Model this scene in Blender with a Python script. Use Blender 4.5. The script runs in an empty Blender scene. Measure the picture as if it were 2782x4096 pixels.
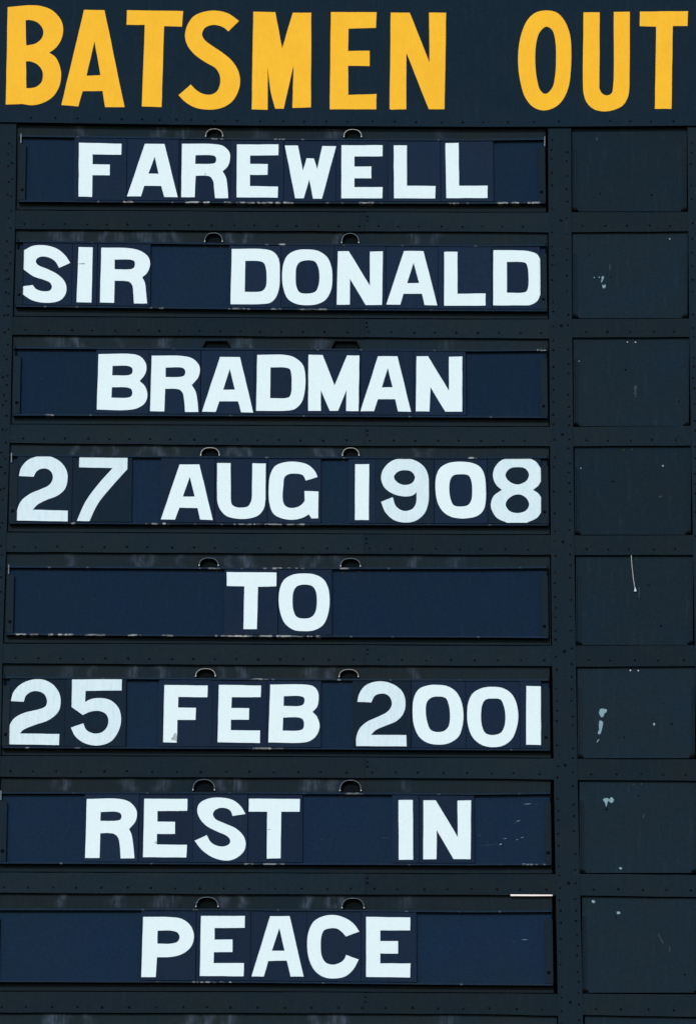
import bpy, bmesh, math, random
from mathutils import Vector, Matrix
from mathutils.geometry import tessellate_polygon
random.seed(7)
sc = bpy.context.scene
COL = sc.collection
R = math.radians

# ------------------------------------------------------------------ camera
FPX = 22141.0                       # focal length in photo pixels (2782 x 4096)
PITCH, ROLL, DIST = R(19.8), R(0.17), 28.4
CENTRE = Vector((0, 0, 11.2))
cam_data = bpy.data.cameras.new('camera')
cam = bpy.data.objects.new('camera', cam_data); COL.objects.link(cam)
cam_data.sensor_fit = 'VERTICAL'; cam_data.sensor_height = 24
cam_data.lens = 24 * FPX / 4096
cam_data.clip_end = 2000
ROT = Matrix.Rotation(R(90) + PITCH, 3, 'X') @ Matrix.Rotation(ROLL, 3, 'Z')
FWD = ROT @ Vector((0, 0, -1))
CAM = CENTRE - FWD * DIST
cam.matrix_world = Matrix.Translation(CAM) @ ROT.to_4x4()
sc.camera = cam

# ------------------------------------------------------------------ daylight
SUN_EL, SUN_AZ = R(27), R(197)
w = bpy.data.worlds.new('World'); sc.world = w; w.use_nodes = True
nt = w.node_tree; nt.nodes.clear()
sky = nt.nodes.new('ShaderNodeTexSky'); sky.sky_type = 'NISHITA'; sky.sun_disc = False
sky.sun_elevation = SUN_EL; sky.sun_rotation = SUN_AZ; sky.dust_density = 1.0; sky.ozone_density = 3.0
bg = nt.nodes.new('ShaderNodeBackground'); bg.inputs[1].default_value = 0.15
wo = nt.nodes.new('ShaderNodeOutputWorld')
nt.links.new(sky.outputs[0], bg.inputs[0]); nt.links.new(bg.outputs[0], wo.inputs[0])
sd = bpy.data.lights.new('sun', 'SUN'); sd.energy = 2.0; sd.angle = R(1.5); sd.color = (1, .985, .955)
so = bpy.data.objects.new('sun', sd); COL.objects.link(so)
sdir = Vector((math.sin(SUN_AZ) * math.cos(SUN_EL), math.cos(SUN_AZ) * math.cos(SUN_EL), math.sin(SUN_EL)))
so.rotation_euler = (-sdir).to_track_quat('-Z', 'Y').to_euler()
so.location = CENTRE + sdir * 40
sc.view_settings.view_transform = 'Standard'; sc.view_settings.look = 'None'
sc.view_settings.gamma = 1; sc.view_settings.use_curve_mapping = False
sc.view_settings.exposure = 0.05

# ------------------------------------------------------------------ helpers
def P(x, y, d=0.0):
    """photo pixel -> point on the vertical board plane that stands d metres in front of the back panel"""
    v = ROT @ Vector(((x - 1391) / FPX, -(y - 2048) / FPX, -1))
    t = (-d - CAM.y) / v.y
    return CAM + v * t

def lerp(pl, x):
    if x <= pl[0][0]:
        a, b = pl[0], pl[1]
    elif x >= pl[-1][0]:
        a, b = pl[-2], pl[-1]
    else:
        for a, b in zip(pl, pl[1:]):
            if a[0] <= x <= b[0]: break
    return a[1] + (b[1] - a[1]) * (x - a[0]) / (b[0] - a[0])

def slant(x, y, y0):                 # a plumb line through (x, y0) seen at height y
    return x + (x - 1391) * 1.63e-5 * (y - y0)

def new_obj(name, me, parent=None, loc=None):
    o = bpy.data.objects.new(name, me); COL.objects.link(o)
    loc = Vector(loc) if loc is not None else Vector((0, 0, 0))
    o['_w'] = tuple(loc)
    if parent is not None:
        o.parent = parent; o.location = loc - Vector(parent['_w'])
    else:
        o.location = loc
    return o

def mk(name, verts, faces, mat, parent=None, smooth=False, attr=None):
    verts = [Vector(v) for v in verts]
    lo = Vector([min(v[i] for v in verts) for i in range(3)])
    hi = Vector([max(v[i] for v in verts) for i in range(3)])
    org = Vector(((lo.x + hi.x) / 2, hi.y, lo.z))
    me = bpy.data.meshes.new(name)
    me.from_pydata([v - org for v in verts], [], faces)
    bm = bmesh.new(); bm.from_mesh(me); bmesh.ops.recalc_face_normals(bm, faces=bm.faces)
    bm.to_mesh(me); bm.free()
    me.materials.append(mat)
    if smooth:
        for p in me.polygons: p.use_smooth = True
    if attr:
        a = me.attributes.new(attr[0], 'FLOAT', 'POINT')
        a.data.foreach_set('value', attr[1])
    return new_obj(name, me, parent, org)

def empty(name, loc):
    o = new_obj(name, None, None, loc); o.empty_display_size = .1
    return o

def tag(o, label, cat=None, group=None):
    o['label'] = label
    if cat: o['category'] = cat
    if group: o['group'] = group
    return o

def prism(name, contours, d0, d1, mat, parent=None, tilt=0.0):
    """solid of a pixel outline (with holes): front at depth d1, extruded back to d0"""
    cs = [[Vector((x, y, 0)) for x, y in c] for c in contours]
    tris = tessellate_polygon(cs)
    flat = [p for c in cs for p in c]; n = len(flat)
    front = [P(p.x, p.y, d1) for p in flat]
    back = [Vector((f.x, -d0, f.z)) for f in front]
    faces = [tuple(t) for t in tris] + [tuple(n + i for i in reversed(t)) for t in tris]
    k = 0
    for c in cs:
        m = len(c)
        for i in range(m):
            a, b = k + i, k + (i + 1) % m
            faces.append((a, b, n + b, n + a))
        k += m
    return mk(name, front + back, faces, mat, parent)

def band(name, top, bot, x0, x1, d0, d1, mat, parent=None, step=120, sl=True, attr=None, wob=0.0):
    """horizontal bar between two pixel polylines y(x)"""
    n = max(2, int((x1 - x0) / step) + 1)
    front, vals = [], []
    ym = (lerp(top, (x0 + x1) / 2) + lerp(bot, (x0 + x1) / 2)) / 2
    for i in range(n + 1):
        x = x0 + (x1 - x0) * i / n
        for j, pl in enumerate((top, bot)):
            y = lerp(pl, x) + random.uniform(-wob, wob)
            front.append(P(slant(x, y, ym) if sl else x, y, d1))
            vals.append(attr(x, j) if attr else 0)
    m = len(front)
    vs = front + [Vector((v.x, -d0, v.z)) for v in front]
    fs = []
    for i in range(n):
        a, b, c, d = 2*i, 2*i+2, 2*i+3, 2*i+1
        fs += [(a, b, c, d), (m+a, m+d, m+c, m+b), (a, m+a, m+b, b), (d, c, m+c, m+d)]
    fs += [(0, 1, m+1, m), (2*n, m+2*n, m+2*n+1, 2*n+1)]
    return mk(name, vs, fs, mat, parent, attr=('chip', vals + vals) if attr else None)

def pillar(name, left, right, y0, y1, d0, d1, mat, parent=None, step=250):
    """upright bar between two pixel polylines x(y)"""
    n = max(2, int((y1 - y0) / step) + 1)
    front = []
    for i in range(n + 1):
        y = y0 + (y1 - y0) * i / n
        front += [P(lerp(left, y), y, d1), P(lerp(right, y), y, d1)]
    m = len(front)
    vs = front + [Vector((v.x, -d0, v.z)) for v in front]
    fs = []
    for i in range(n):
        a, b, c, d = 2*i, 2*i+1, 2*i+3, 2*i+2
        fs += [(a, b, c, d), (m+a, m+d, m+c, m+b), (a, d, m+d, m+a), (b, m+b, m+c, c)]
    fs += [(0, m, m+1, 1), (2*n, 2*n+1, m+2*n+1, m+2*n)]
    return mk(name, vs, fs, mat, parent)

# ------------------------------------------------------------------ materials
def nodes(name):
    m = bpy.data.materials.new(name); m.use_nodes = True
    t = m.node_tree; b = t.nodes['Principled BSDF']
    return m, t, b
def N(t, kind, **kw):
    n = t.nodes.new(kind)
    for k, v in kw.items(): setattr(n, k, v)
    return n
def noise(t, scale, stretch=(1, 1, 1), detail=4, rough=.6):
    g = N(t, 'ShaderNodeNewGeometry'); mp = N(t, 'ShaderNodeMapping'); mp.inputs['Scale'].default_value = stretch
    n = N(t, 'ShaderNodeTexNoise'); n.inputs['Scale'].default_value = scale
    n.inputs['Detail'].default_value = detail; n.inputs['Roughness'].default_value = rough
    t.links.new(g.outputs['Position'], mp.inputs[0]); t.links.new(mp.outputs[0], n.inputs[0])
    return n.outputs[0]
def ramp(t, src, lo, hi, a=0.0, b=1.0):
    r = N(t, 'ShaderNodeMapRange'); r.inputs[1].default_value = lo; r.inputs[2].default_value = hi
    r.inputs[3].default_value = a; r.inputs[4].default_value = b
    t.links.new(src, r.inputs[0]); return r.outputs[0]
def mix(t, fac, a, b, mode='MIX'):
    n = N(t, 'ShaderNodeMix', data_type='RGBA', blend_type=mode)
    if isinstance(fac, (int, float)): n.inputs[0].default_value = fac
    else: t.links.new(fac, n.inputs[0])
    for i, c in ((6, a), (7, b)):
        if isinstance(c, tuple): n.inputs[i].default_value = (*c, 1)
        else: t.links.new(c, n.inputs[i])
    return n.outputs[2]
def mul(t, a, b):
    n = N(t, 'ShaderNodeMath', operation='MULTIPLY')
    for i, c in enumerate((a, b)):
        if isinstance(c, (int, float)): n.inputs[i].default_value = c
        else: t.links.new(c, n.inputs[i])
    return n.outputs[0]

def paint(name, base, alt, rough=.8, spec=.02, vary=.16, bump=.15, smear=False, chip=False, patch=.95, streak=.35):
    m, t, b = nodes(name)
    big = noise(t, 2.2, (1, 1, 1.6), 5)
    col = mix(t, ramp(t, big, .35, .68, 0, patch), base, alt)
    fine = noise(t, 95, (1, 1, 1), 3, .75)
    lo = tuple(1 - vary for _ in range(3)); hi = tuple(1 + vary for _ in range(3))
    col = mix(t, 1.0, col, mix(t, ramp(t, fine, .3, .7), lo, hi), 'MULTIPLY')
    oi = N(t, 'ShaderNodeObjectInfo')
    col = mix(t, 1.0, col, mix(t, oi.outputs['Random'], (.9, .9, .9), (1.1, 1.1, 1.1)), 'MULTIPLY')
    # faint weathering streaks running down, tiny lost-paint specks
    st = noise(t, 7, (6, 1, .7), 4, .65)
    col = mix(t, ramp(t, st, .55, .8, 0, streak), col, tuple(c * 1.5 + k for c, k in zip(alt, (.001, .0025, .0035))))
    sp = noise(t, 60, (1, 1, 1), 2, .5)
    col = mix(t, ramp(t, sp, .77, .80, 0, .35), col, (.06, .09, .11))
    if smear:
        a = N(t, 'ShaderNodeAttribute', attribute_name='smear')
        s2 = noise(t, 17, (3.2, 1, .5), 5, .7)
        f = mul(t, a.outputs['Fac'], ramp(t, s2, .36, .64, 0, 1))
        col = mix(t, f, col, (.066, .09, .13))
    if chip:
        a = N(t, 'ShaderNodeAttribute', attribute_name='chip')
        c2 = noise(t, 55, (.6, 1, 2.5), 3, .65)
        f = mul(t, a.outputs['Fac'], ramp(t, c2, .42, .52, 0, 1))
        col = mix(t, mul(t, f, .8), col, (.56, .60, .60))
    t.links.new(col, b.inputs['Base Color'])
    b.inputs['Roughness'].default_value = rough
    b.inputs['Specular IOR Level'].default_value = spec
    bp = N(t, 'ShaderNodeBump'); bp.inputs['Strength'].default_value = bump; bp.inputs['Distance'].default_value = .003
    t.links.new(noise(t, 40, (1, 1, 1), 4, .7), bp.inputs['Height']); t.links.new(bp.outputs[0], b.inputs['Normal'])
    return m

def letter_paint(name, base, alt, streak, amt):
    m, t, b = nodes(name)
    n1 = noise(t, 9, (1.2, 1, .8), 5, .65)
    col = mix(t, ramp(t, n1, .35, .7, 0, .7), base, alt)
    n2 = noise(t, 30, (3.2, 1, .4), 4, .7)
    col = mix(t, ramp(t, n2, .46, .75, 0, amt), col, streak)
    n3 = noise(t, 150, (1, 1, 1), 2, .6)
    col = mix(t, 1.0, col, mix(t, ramp(t, n3, .3, .7), (.965,) * 3, (1.03,) * 3), 'MULTIPLY')
    n4 = noise(t, 48, (1, 1, 1), 3, .6)
    col = mix(t, ramp(t, n4, .77, .80, 0, .4), col, (.18, .2, .22))
    t.links.new(col, b.inputs['Base Color'])
    b.inputs['Roughness'].default_value = .55; b.inputs['Specular IOR Level'].default_value = .1
    bp = N(t, 'ShaderNodeBump'); bp.inputs['Strength'].default_value = .12; bp.inputs['Distance'].default_value = .002
    t.links.new(noise(t, 60, (1, 1, .5), 3, .6), bp.inputs['Height']); t.links.new(bp.outputs[0], b.inputs['Normal'])
    return m

M = {
 'header': paint('header_paint', (.0075, .0195, .032), (.0095, .0205, .033), vary=.16),
 'rail': paint('rail_paint', (.0086, .0175, .0262), (.0108, .0178, .0222), vary=.16, bump=.3),
 'post': paint('post_paint', (.0080, .0178, .0275), (.0104, .0178, .0240), vary=.16, bump=.3),
 'panel': paint('cell_panel_paint', (.0085, .0178, .0262), (.0120, .0178, .0195), vary=.16, smear=True),
 'blank': paint('blank_panel_paint', (.0080, .0188, .0305), (.0102, .0184, .0252), vary=.16, streak=.75),
 'tray': paint('tray_blue_paint', (.0066, .0188, .0430), (.0082, .0190, .0380), vary=.16),
 'edge': paint('tray_edge_paint', (.010, .024, .047), (.012, .023, .036), vary=.16, chip=True),
 'stile': paint('tray_end_paint', (.0088, .018, .028), (.0108, .018, .024), vary=.16),
 'navy': paint('letter_plate_navy', (.0096, .0200, .0430), (.0110, .0205, .0400), vary=.16),
 'slate': paint('digit_plate_slate', (.0078, .0170, .030), (.0095, .0185, .030), vary=.16),
 'white': letter_paint('letter_white', (.665, .80, .83), (.645, .785, .82), (.60, .75, .795), .5),
 'digit': letter_paint('digit_white', (.61, .75, .80), (.57, .72, .775), (.48, .64, .71), .8),
 'yellow': letter_paint('header_yellow', (.85, .465, .020), (.80, .415, .015), (.76, .39, .015), .6),
 'rivet': paint('rivet_paint', (.0035, .005, .007), (.006, .006, .006), vary=.3),
 'hole': paint('hole_and_gap_shade', (.0015, .002, .003), (.002, .002, .003), vary=.1, spec=.05),  # near-black, also paints in the shade of open slots
 'loop': paint('handle_steel', (.33, .35, .32), (.22, .23, .2), rough=.4, spec=.5, vary=.3),
 'loop_blue': paint('handle_blue_grey', (.11, .165, .19), (.08, .12, .14), rough=.5, spec=.3, vary=.3),
 'hood': paint('handle_steel_and_shade', (.003, .006, .008), (.004, .007, .008), vary=.3),  # near-black, with the shade inside the pulls put into the colour
 'flake': letter_paint('bare_flake', (.20, .32, .37), (.17, .28, .33), (.14, .24, .29), .6),
 'flake_dim': letter_paint('dim_flake', (.024, .043, .060), (.021, .037, .052), (.016, .03, .042), .6),
 'flake_white': letter_paint('white_flake', (.62, .66, .66), (.5, .55, .56), (.4, .45, .48), .5),
 'scuff': letter_paint('scuffed_white', (.36, .43, .44), (.28, .34, .36), (.18, .22, .24), .9),
 'rust': paint('rust_bolt', (.065, .048, .018), (.045, .03, .012), vary=.4),
 'clip': letter_paint('worn_clip', (.20, .25, .27), (.14, .18, .2), (.05, .07, .09), .9),
 'cord': letter_paint('cord_fibre', (.36, .39, .38), (.30, .33, .33), (.25, .28, .28), .5),
 'tip': letter_paint('cord_tip', (.5, .62, .66), (.45, .56, .6), (.4, .5, .55), .5),
 'strip': letter_paint('white_strip', (.88, .82, .78), (.86, .79, .74), (.84, .76, .70), .3),
}

# ------------------------------------------------------------------ measured layout (photo pixels)
# rails: (top edge, bottom edge) left part, then right part
XL = (0, 1000, 1900, 2190)
def pl(ys, xs=XL): return list(zip(xs, ys))
XR = (2290, 2750)
RAILS = [
 (pl((841, 847, 851, 851)), pl((915, 923, 927, 929)), pl((849, 848), XR), pl((929, 925), XR)),
 (pl((1266, 1273, 1278, 1278)), pl((1338, 1345, 1352, 1354)), pl((1276, 1274), XR), pl((1350, 1348), XR)),
 (pl((1698, 1703, 1708, 1708)), pl((1771, 1781, 1785, 1784)), pl((1708, 1704), XR), pl((1785, 1782), XR)),
 (pl((2129, 2135, 2140, 2140)), pl((2207, 2213, 2218, 2219)), pl((2142, 2141), XR), pl((2220, 2220), XR)),
 (pl((2574, 2578, 2583, 2583)), pl((2653, 2659, 2663, 2664)), pl((2583, 2581), XR), pl((2667, 2665), XR)),
 (pl((3024, 3027, 3032, 3034)), pl((3107, 3110, 3113, 3118)), pl((3036, 3038), XR), pl((3119, 3123), XR)),
 (pl((3490, 3493, 3497, 3497)), pl((3570, 3577, 3579, 3581)), pl((3495, 3500), XR), pl((3582, 3587), XR)),
 (pl((3966, 3968, 3973, 3975)), pl((4050, 4052, 4056, 4062)), pl((3974, 3978), XR), pl((4059, 4067), XR)),
 (pl((4440, 4443, 4448, 4450)), pl((4526, 4530, 4534, 4538)), pl((4449, 4453), XR), pl((4536, 4544), XR)),
]
HEAD_BOT = [(0, 488), (470, 495), (1000, 502), (1900, 507), (2300, 506), (2782, 502)]
MIDL = [(500, 2190), (1100, 2193), (1550, 2196), (2000, 2200), (2430, 2204), (2870, 2210), (3330, 2217), (3820, 2226), (4096, 2231)]
MIDR = [(500, 2282), (1100, 2284), (1550, 2288), (2000, 2293), (2430, 2298), (2870, 2304), (3330, 2312), (3820, 2324), (4096, 2330)]
RPL = [(500, 2747), (1100, 2752), (1550, 2758), (2000, 2766), (2430, 2774), (2870, 2782), (3330, 2791), (3820, 2801), (4096, 2807)]
LPR = [(500, 66), (850, 63), (1260, 51), (1700, 42), (2140, 27), (2580, 11), (3000, 4), (3500, -12), (4096, -32)]
XT = (0, 1000, 1900, 2200)
# trays: lip top, ledge bottom, left end bracket x0,x1, right end bracket x0,x1, bolt L, bolt R
TRAYS = [
 (pl((539, 553, 556, 552), XT), pl((806, 813, 815, 813), XT), 76, 103, 2151, 2179, (90, 759), (2163, 768)),
 (pl((961, 973, 980, 977), XT), pl((1226, 1238, 1244, 1245), XT), 64, 93, 2159, 2184, (77, 1179), (2172, 1197)),
 (pl((1387, 1393, 1399, 1396), XT), pl((1662, 1665, 1670, 1672), XT), 54, 82, 2159, 2187, (68, 1610), (2172, 1624)),
 (pl((1817, 1826, 1828, 1826), XT), pl((2094, 2099, 2102, 2102), XT), 38, 70, 2162, 2191, (52, 2044), (2175, 2048)),
 (pl((2263, 2270, 2269, 2266), XT), pl((2539, 2547, 2550, 2552), XT), 27, 55, 2162, 2190, (41, 2487), (2175, 2505)),
 (pl((2706, 2713, 2717, 2716), XT), pl((2992, 2996, 3001, 3002), XT), 11, 39, 2164, 2197, (23, 2938), (2182, 2950)),
 (pl((3168, 3168, 3173, 3169), XT), pl((3454, 3458, 3461, 3460), XT), -4, 27, 2178, 2202, (11, 3404), (2191, 3411)),
 (pl((3634, 3635, 3643, 3641), XT), pl((3928, 3931, 3940, 3942), XT), -27, -3, 2178, 2209, (-14, 3878), (2193, 3890)),
]
WORDS = ['FAREWELL', 'SIR DONALD', 'BRADMAN', '27 AUG 1908', 'TO', '25 FEB 2001', 'REST IN', 'PEACE']
D_RAIL, D_POST, D_HEAD, D_BACK, D_PLATE, D_LIP, D_LEDGE = .017, .021, .034, .0080, .0225, .0275, .0310

# ------------------------------------------------------------------ the scoreboard
board = empty('scoreboard', P(1391, 4600, 0))
tag(board, 'dark blue riveted scoreboard with yellow BATSMEN OUT heading and rows of name trays', 'scoreboard')

# header with its painted heading
prism('header_board', [[(-420, -420), (3200, -420), (3200, 500)] + [p for p in reversed(HEAD_BOT)] + [(-420, 482)]], -.012, D_HEAD, M['header'], board)
header = [o for o in COL.objects if o.name.startswith('header_board')][0]

# cell panels behind the trays: pale smears where hands and plates have rubbed
SM = [
 [(323, 25, .4), (634, 38, .5), (735, 32, .35), (850, 14, .3), (1033, 42, .35), (1330, 50, .45), (1760, 22, .25)],
 [(235, 60, .4), (315, 30, .7), (415, 25, .55), (475, 40, .4), (580, 50, .55), (655, 35, .4), (700, 25, .4), (925, 25, .5), (985, 20, .6), (1350, 20, .4), (1655, 25, .5), (1740, 25, .3)],
 [(235, 60, .4), (310, 25, .7), (480, 20, .2), (660, 30, .7), (960, 34, .6), (1000, 20, .5), (1280, 40, .6), (1790, 40, .2)],
 [(300, 15, .6), (380, 20, .4), (455, 18, .4), (570, 25, .3), (635, 32, .7), (700, 20, .3), (915, 20, .5), (955, 30, .5), (988, 20, .6), (1275, 22, .7), (1320, 35, .45), (1660, 20, .4), (1720, 20, .25)],
 [(283, 25, .4), (545, 20, .5), (570, 20, .5), (605, 20, .5), (720, 20, .3), (915, 20, .4), (985, 40, .7), (1215, 20, .3), (1265, 22, .45), (1350, 30, .3), (1655, 25, .55), (1825, 45, .3)],
 [(270, 40, .3), (365, 20, .25), (535, 30, .6), (645, 30, .5), (890, 20, .4), (965, 26, .55), (1245, 40, .55), (1320, 26, .45), (1655, 25, .4)],
 [(225, 25, .3), (260, 22, .6), (515, 40, .5), (650, 40, .45), (850, 30, .3), (885, 25, .5), (950, 40, .6), (1240, 55, .65), (1330, 38, .55), (1620, 25, .25)],
 [(245, 22, .6), (472, 38, .55), (640, 40, .5), (690, 25, .5), (890, 35, .55), (965, 22, .6), (1230, 28, .7), (1320, 20, .5), (1355, 20, .7), (1620, 45, .35)],
 [(215, 50, .7), (258, 25, .8), (350, 25, .4), (760, 30, .5), (830, 40, .7), (910, 40, .6), (1260, 30, .7), (1325, 25, .7), (1362, 28, .7), (1790, 50, .4)],
]
GRID_X, GRID_Y = 300, 26
panels = []
for r in range(9):
    top = HEAD_BOT if r == 0 else RAILS[r-1][1]
    bot = RAILS[r][0]
    verts, faces, vals = [], [], []
    for j in range(GRID_Y + 1):
        v = j / GRID_Y
        for i in range(GRID_X + 1):
            yt, yb = lerp(top, 1100) - 14, lerp(bot, 1100) - 3.5
            yq = yt + (yb - yt) * v
            xa, xb = lerp(LPR, yq) + 3, lerp(MIDL, yq) - {0: 10, 5: 12, 6: 14, 7: 16}.get(r, 5)
            x = xa + (xb - xa) * i / GRID_X
            yt, yb = lerp(top, x) - 14, lerp(bot, x) - 3.5
            y = yt + (yb - yt) * v
            verts.append(P(x, y, 0))
            s = 0
            if y - yt < 75 or r == 8:
                for cx, wd, st in SM[r]:
                    cc = cx + 10 * math.sin(y * .09 + cx)
                    s = max(s, st * math.exp(-((x - cc) / (wd * .62)) ** 2))
            vals.append(s * 1.15 + (.03 if y - yt < 75 else 0))
    W1 = GRID_X + 1
    for j in range(GRID_Y):
        for i in range(GRID_X):
            a = j * W1 + i
            faces.append((a, a + W1, a + W1 + 1, a + 1))
    p = mk('panel', verts, faces, M['panel'], board, attr=('smear', vals))
    # give the sheet real thickness
    md = p.modifiers.new('thick', 'SOLIDIFY'); md.thickness = .01
    md.offset = -1 if p.data.polygons[0].normal.y < 0 else 1
    panels.append(p)

prism('backing', [[(-440, 300), (3100, 300), (3150, 4600), (-480, 4600)]], -.08, -.055, M['hole'], board)
# posts
left_post = pillar('post', [(y, -150) for y in (480, 4600)], LPR, 470, 4600, -.011, D_POST, M['post'], board)
mid_post = pillar('post', MIDL, MIDR, 470, 4600, -.011, D_POST, M['post'], board)
right_post = pillar('post', RPL, [(y, x + 95) for y, x in RPL], 470, 4600, -.011, D_POST, M['post'], board)

# rivet mesh, shared
def dome_mesh(name, r, h, mat, seg=8):
    bm = bmesh.new(); rings = []
    for k, (rr, hh) in enumerate(((1, 0), (.85, .55), (.45, .93))):
        rings.append([bm.verts.new((math.cos(2*math.pi*i/seg)*r*rr, -h*hh, math.sin(2*math.pi*i/seg)*r*rr)) for i in range(seg)])
    tip = bm.verts.new((0, -h, 0))
    for a, b in zip(rings, rings[1:]):
        for i in range(seg): bm.faces.new((a[i], a[(i+1) % seg], b[(i+1) % seg], b[i]))
    for i in range(seg): bm.faces.new((rings[-1][i], rings[-1][(i+1) % seg], tip))
    bmesh.ops.recalc_face_normals(bm, faces=bm.faces)
    me = bpy.data.meshes.new(name); bm.to_mesh(me); bm.free(); me.materials.append(mat)
    for p in me.polygons: p.use_smooth = True
    return me
RIV = dome_mesh('rivet', .0066, .004, M['rivet'])
BIG = dome_mesh('bolt', .0085, .006, M['rivet'])
BOLT = dome_mesh('bolt', .0096, .0045, M['hole'], 12)
RUST = dome_mesh('bolt', .005, .0035, M['rust'])
def stud(name, me, x, y, d, parent):
    o = new_obj(name, me, parent, P(x, y, d - .0003))
    k = random.uniform(.8, 1.15); o.scale = (k, 1, k); o.rotation_euler = (0, random.uniform(0, 6), 0)
    return o

Z = 1.578
for tx, y0, xs in ((0, 744, (197, 350, 490, 632, 768, 897, 1008, 1112, 1208, 1355, 1495)),
                   (900, 764, (75, 220, 365, 500, 637, 770, 930, 1070, 1205, 1368, 1498)),
                   (1782, 763, (107, 235, 392, 555, 713, 1035, 1163, 1292, 1435))):
    for x in xs:
        xx = tx + x / Z
        stud('rivet', RIV, xx, lerp(HEAD_BOT, xx) - 18 + random.uniform(-2, 2), D_HEAD, header)

# rails: two lengths butted left of the middle post, one length in the right-hand column
for r, (t, b, rt, rb) in enumerate(RAILS):
    y_mid = (t[1][1] + b[1][1]) / 2
    xl0 = lerp(LPR, y_mid) - 25
    seam = 1457 + random.uniform(-4, 4)
    pieces = [band('rail', t, b, xl0, seam - .5, -.011, D_RAIL, M['rail'], board, sl=False, wob=.9),
              band('rail', t, b, seam + .5, lerp(MIDL, y_mid) + 25, -.011, D_RAIL - .0007, M['rail'], board, sl=False, wob=.9),
              band('rail', rt, rb, lerp(MIDR, y_mid) - 25, lerp(RPL, y_mid) + 30, -.011, D_RAIL, M['rail'], board, sl=False, wob=.8)]
    gap = 84 + (t[1][1] - 847) / 3120 * 17
    x = xl0 + 25 + random.uniform(25, 60)
    if r == 8: continue
    while x < lerp(MIDL, y_mid) - 30:
        first = x < seam
        stud('rivet', RIV, x, lerp(t, x) + (lerp(b, x) - lerp(t, x)) * .73 + random.uniform(-1.5, 1.5), D_RAIL - (0 if first else .0007), pieces[0 if first else 1])
        x += gap * random.uniform(.9, 1.1)
    for dy in (.22, .45):
        stud('rivet', RIV, seam + 9, lerp(t, seam) + (lerp(b, seam) - lerp(t, seam)) * dy, D_RAIL - .0007, pieces[1])
    x = lerp(MIDR, y_mid) + random.uniform(45, 60)
    while x < min(lerp(RPL, y_mid) - 25, 2785):
        stud('rivet', RIV, x, lerp(rt, x) + (lerp(rb, x) - lerp(rt, x)) * .7 + random.uniform(-2, 2), D_RAIL, pieces[2])
        x += gap * random.uniform(.9, 1.12)
    xm = (lerp(MIDL, y_mid) + lerp(MIDR, y_mid)) / 2
    stud('bolt', BIG, xm + random.uniform(-2, 4), y_mid - random.uniform(-4, 14), D_POST, mid_post)

# the small rivets down the posts: hundreds, joined per post
def post_rivets(post, cols, y0, y1):
    verts, faces = [], []
    base = [v.co.copy() for v in RIV.vertices]; bf = [tuple(p.vertices) for p in RIV.polygons]
    for fn in cols:
        y = y0
        while y < y1:
            y += random.choice((38, 46, 54, 60, 68, 90)) * random.uniform(.9, 1.1)
            c = P(fn(y) + random.uniform(-3, 3), y, D_POST - .0003); k = len(verts); s = random.uniform(.75, 1.05)
            verts += [Vector((c.x + v.x * s, c.y + v.y, c.z + v.z * s)) for v in base]
            faces += [tuple(k + i for i in f) for f in bf]
    o = mk('rivets', verts, faces, M['rivet'], post, smooth=True); o['kind'] = 'stuff'
post_rivets(mid_post, (lambda y: lerp(MIDL, y) + 15, lambda y: lerp(MIDR, y) - 17), 510, 4120)
post_rivets(left_post, (lambda y: lerp(LPR, y) - 17, lambda y: lerp(LPR, y) - 30), 500, 4120)
post_rivets(right_post, (lambda y: lerp(RPL, y) + 14,), 500, 4120)

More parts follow.
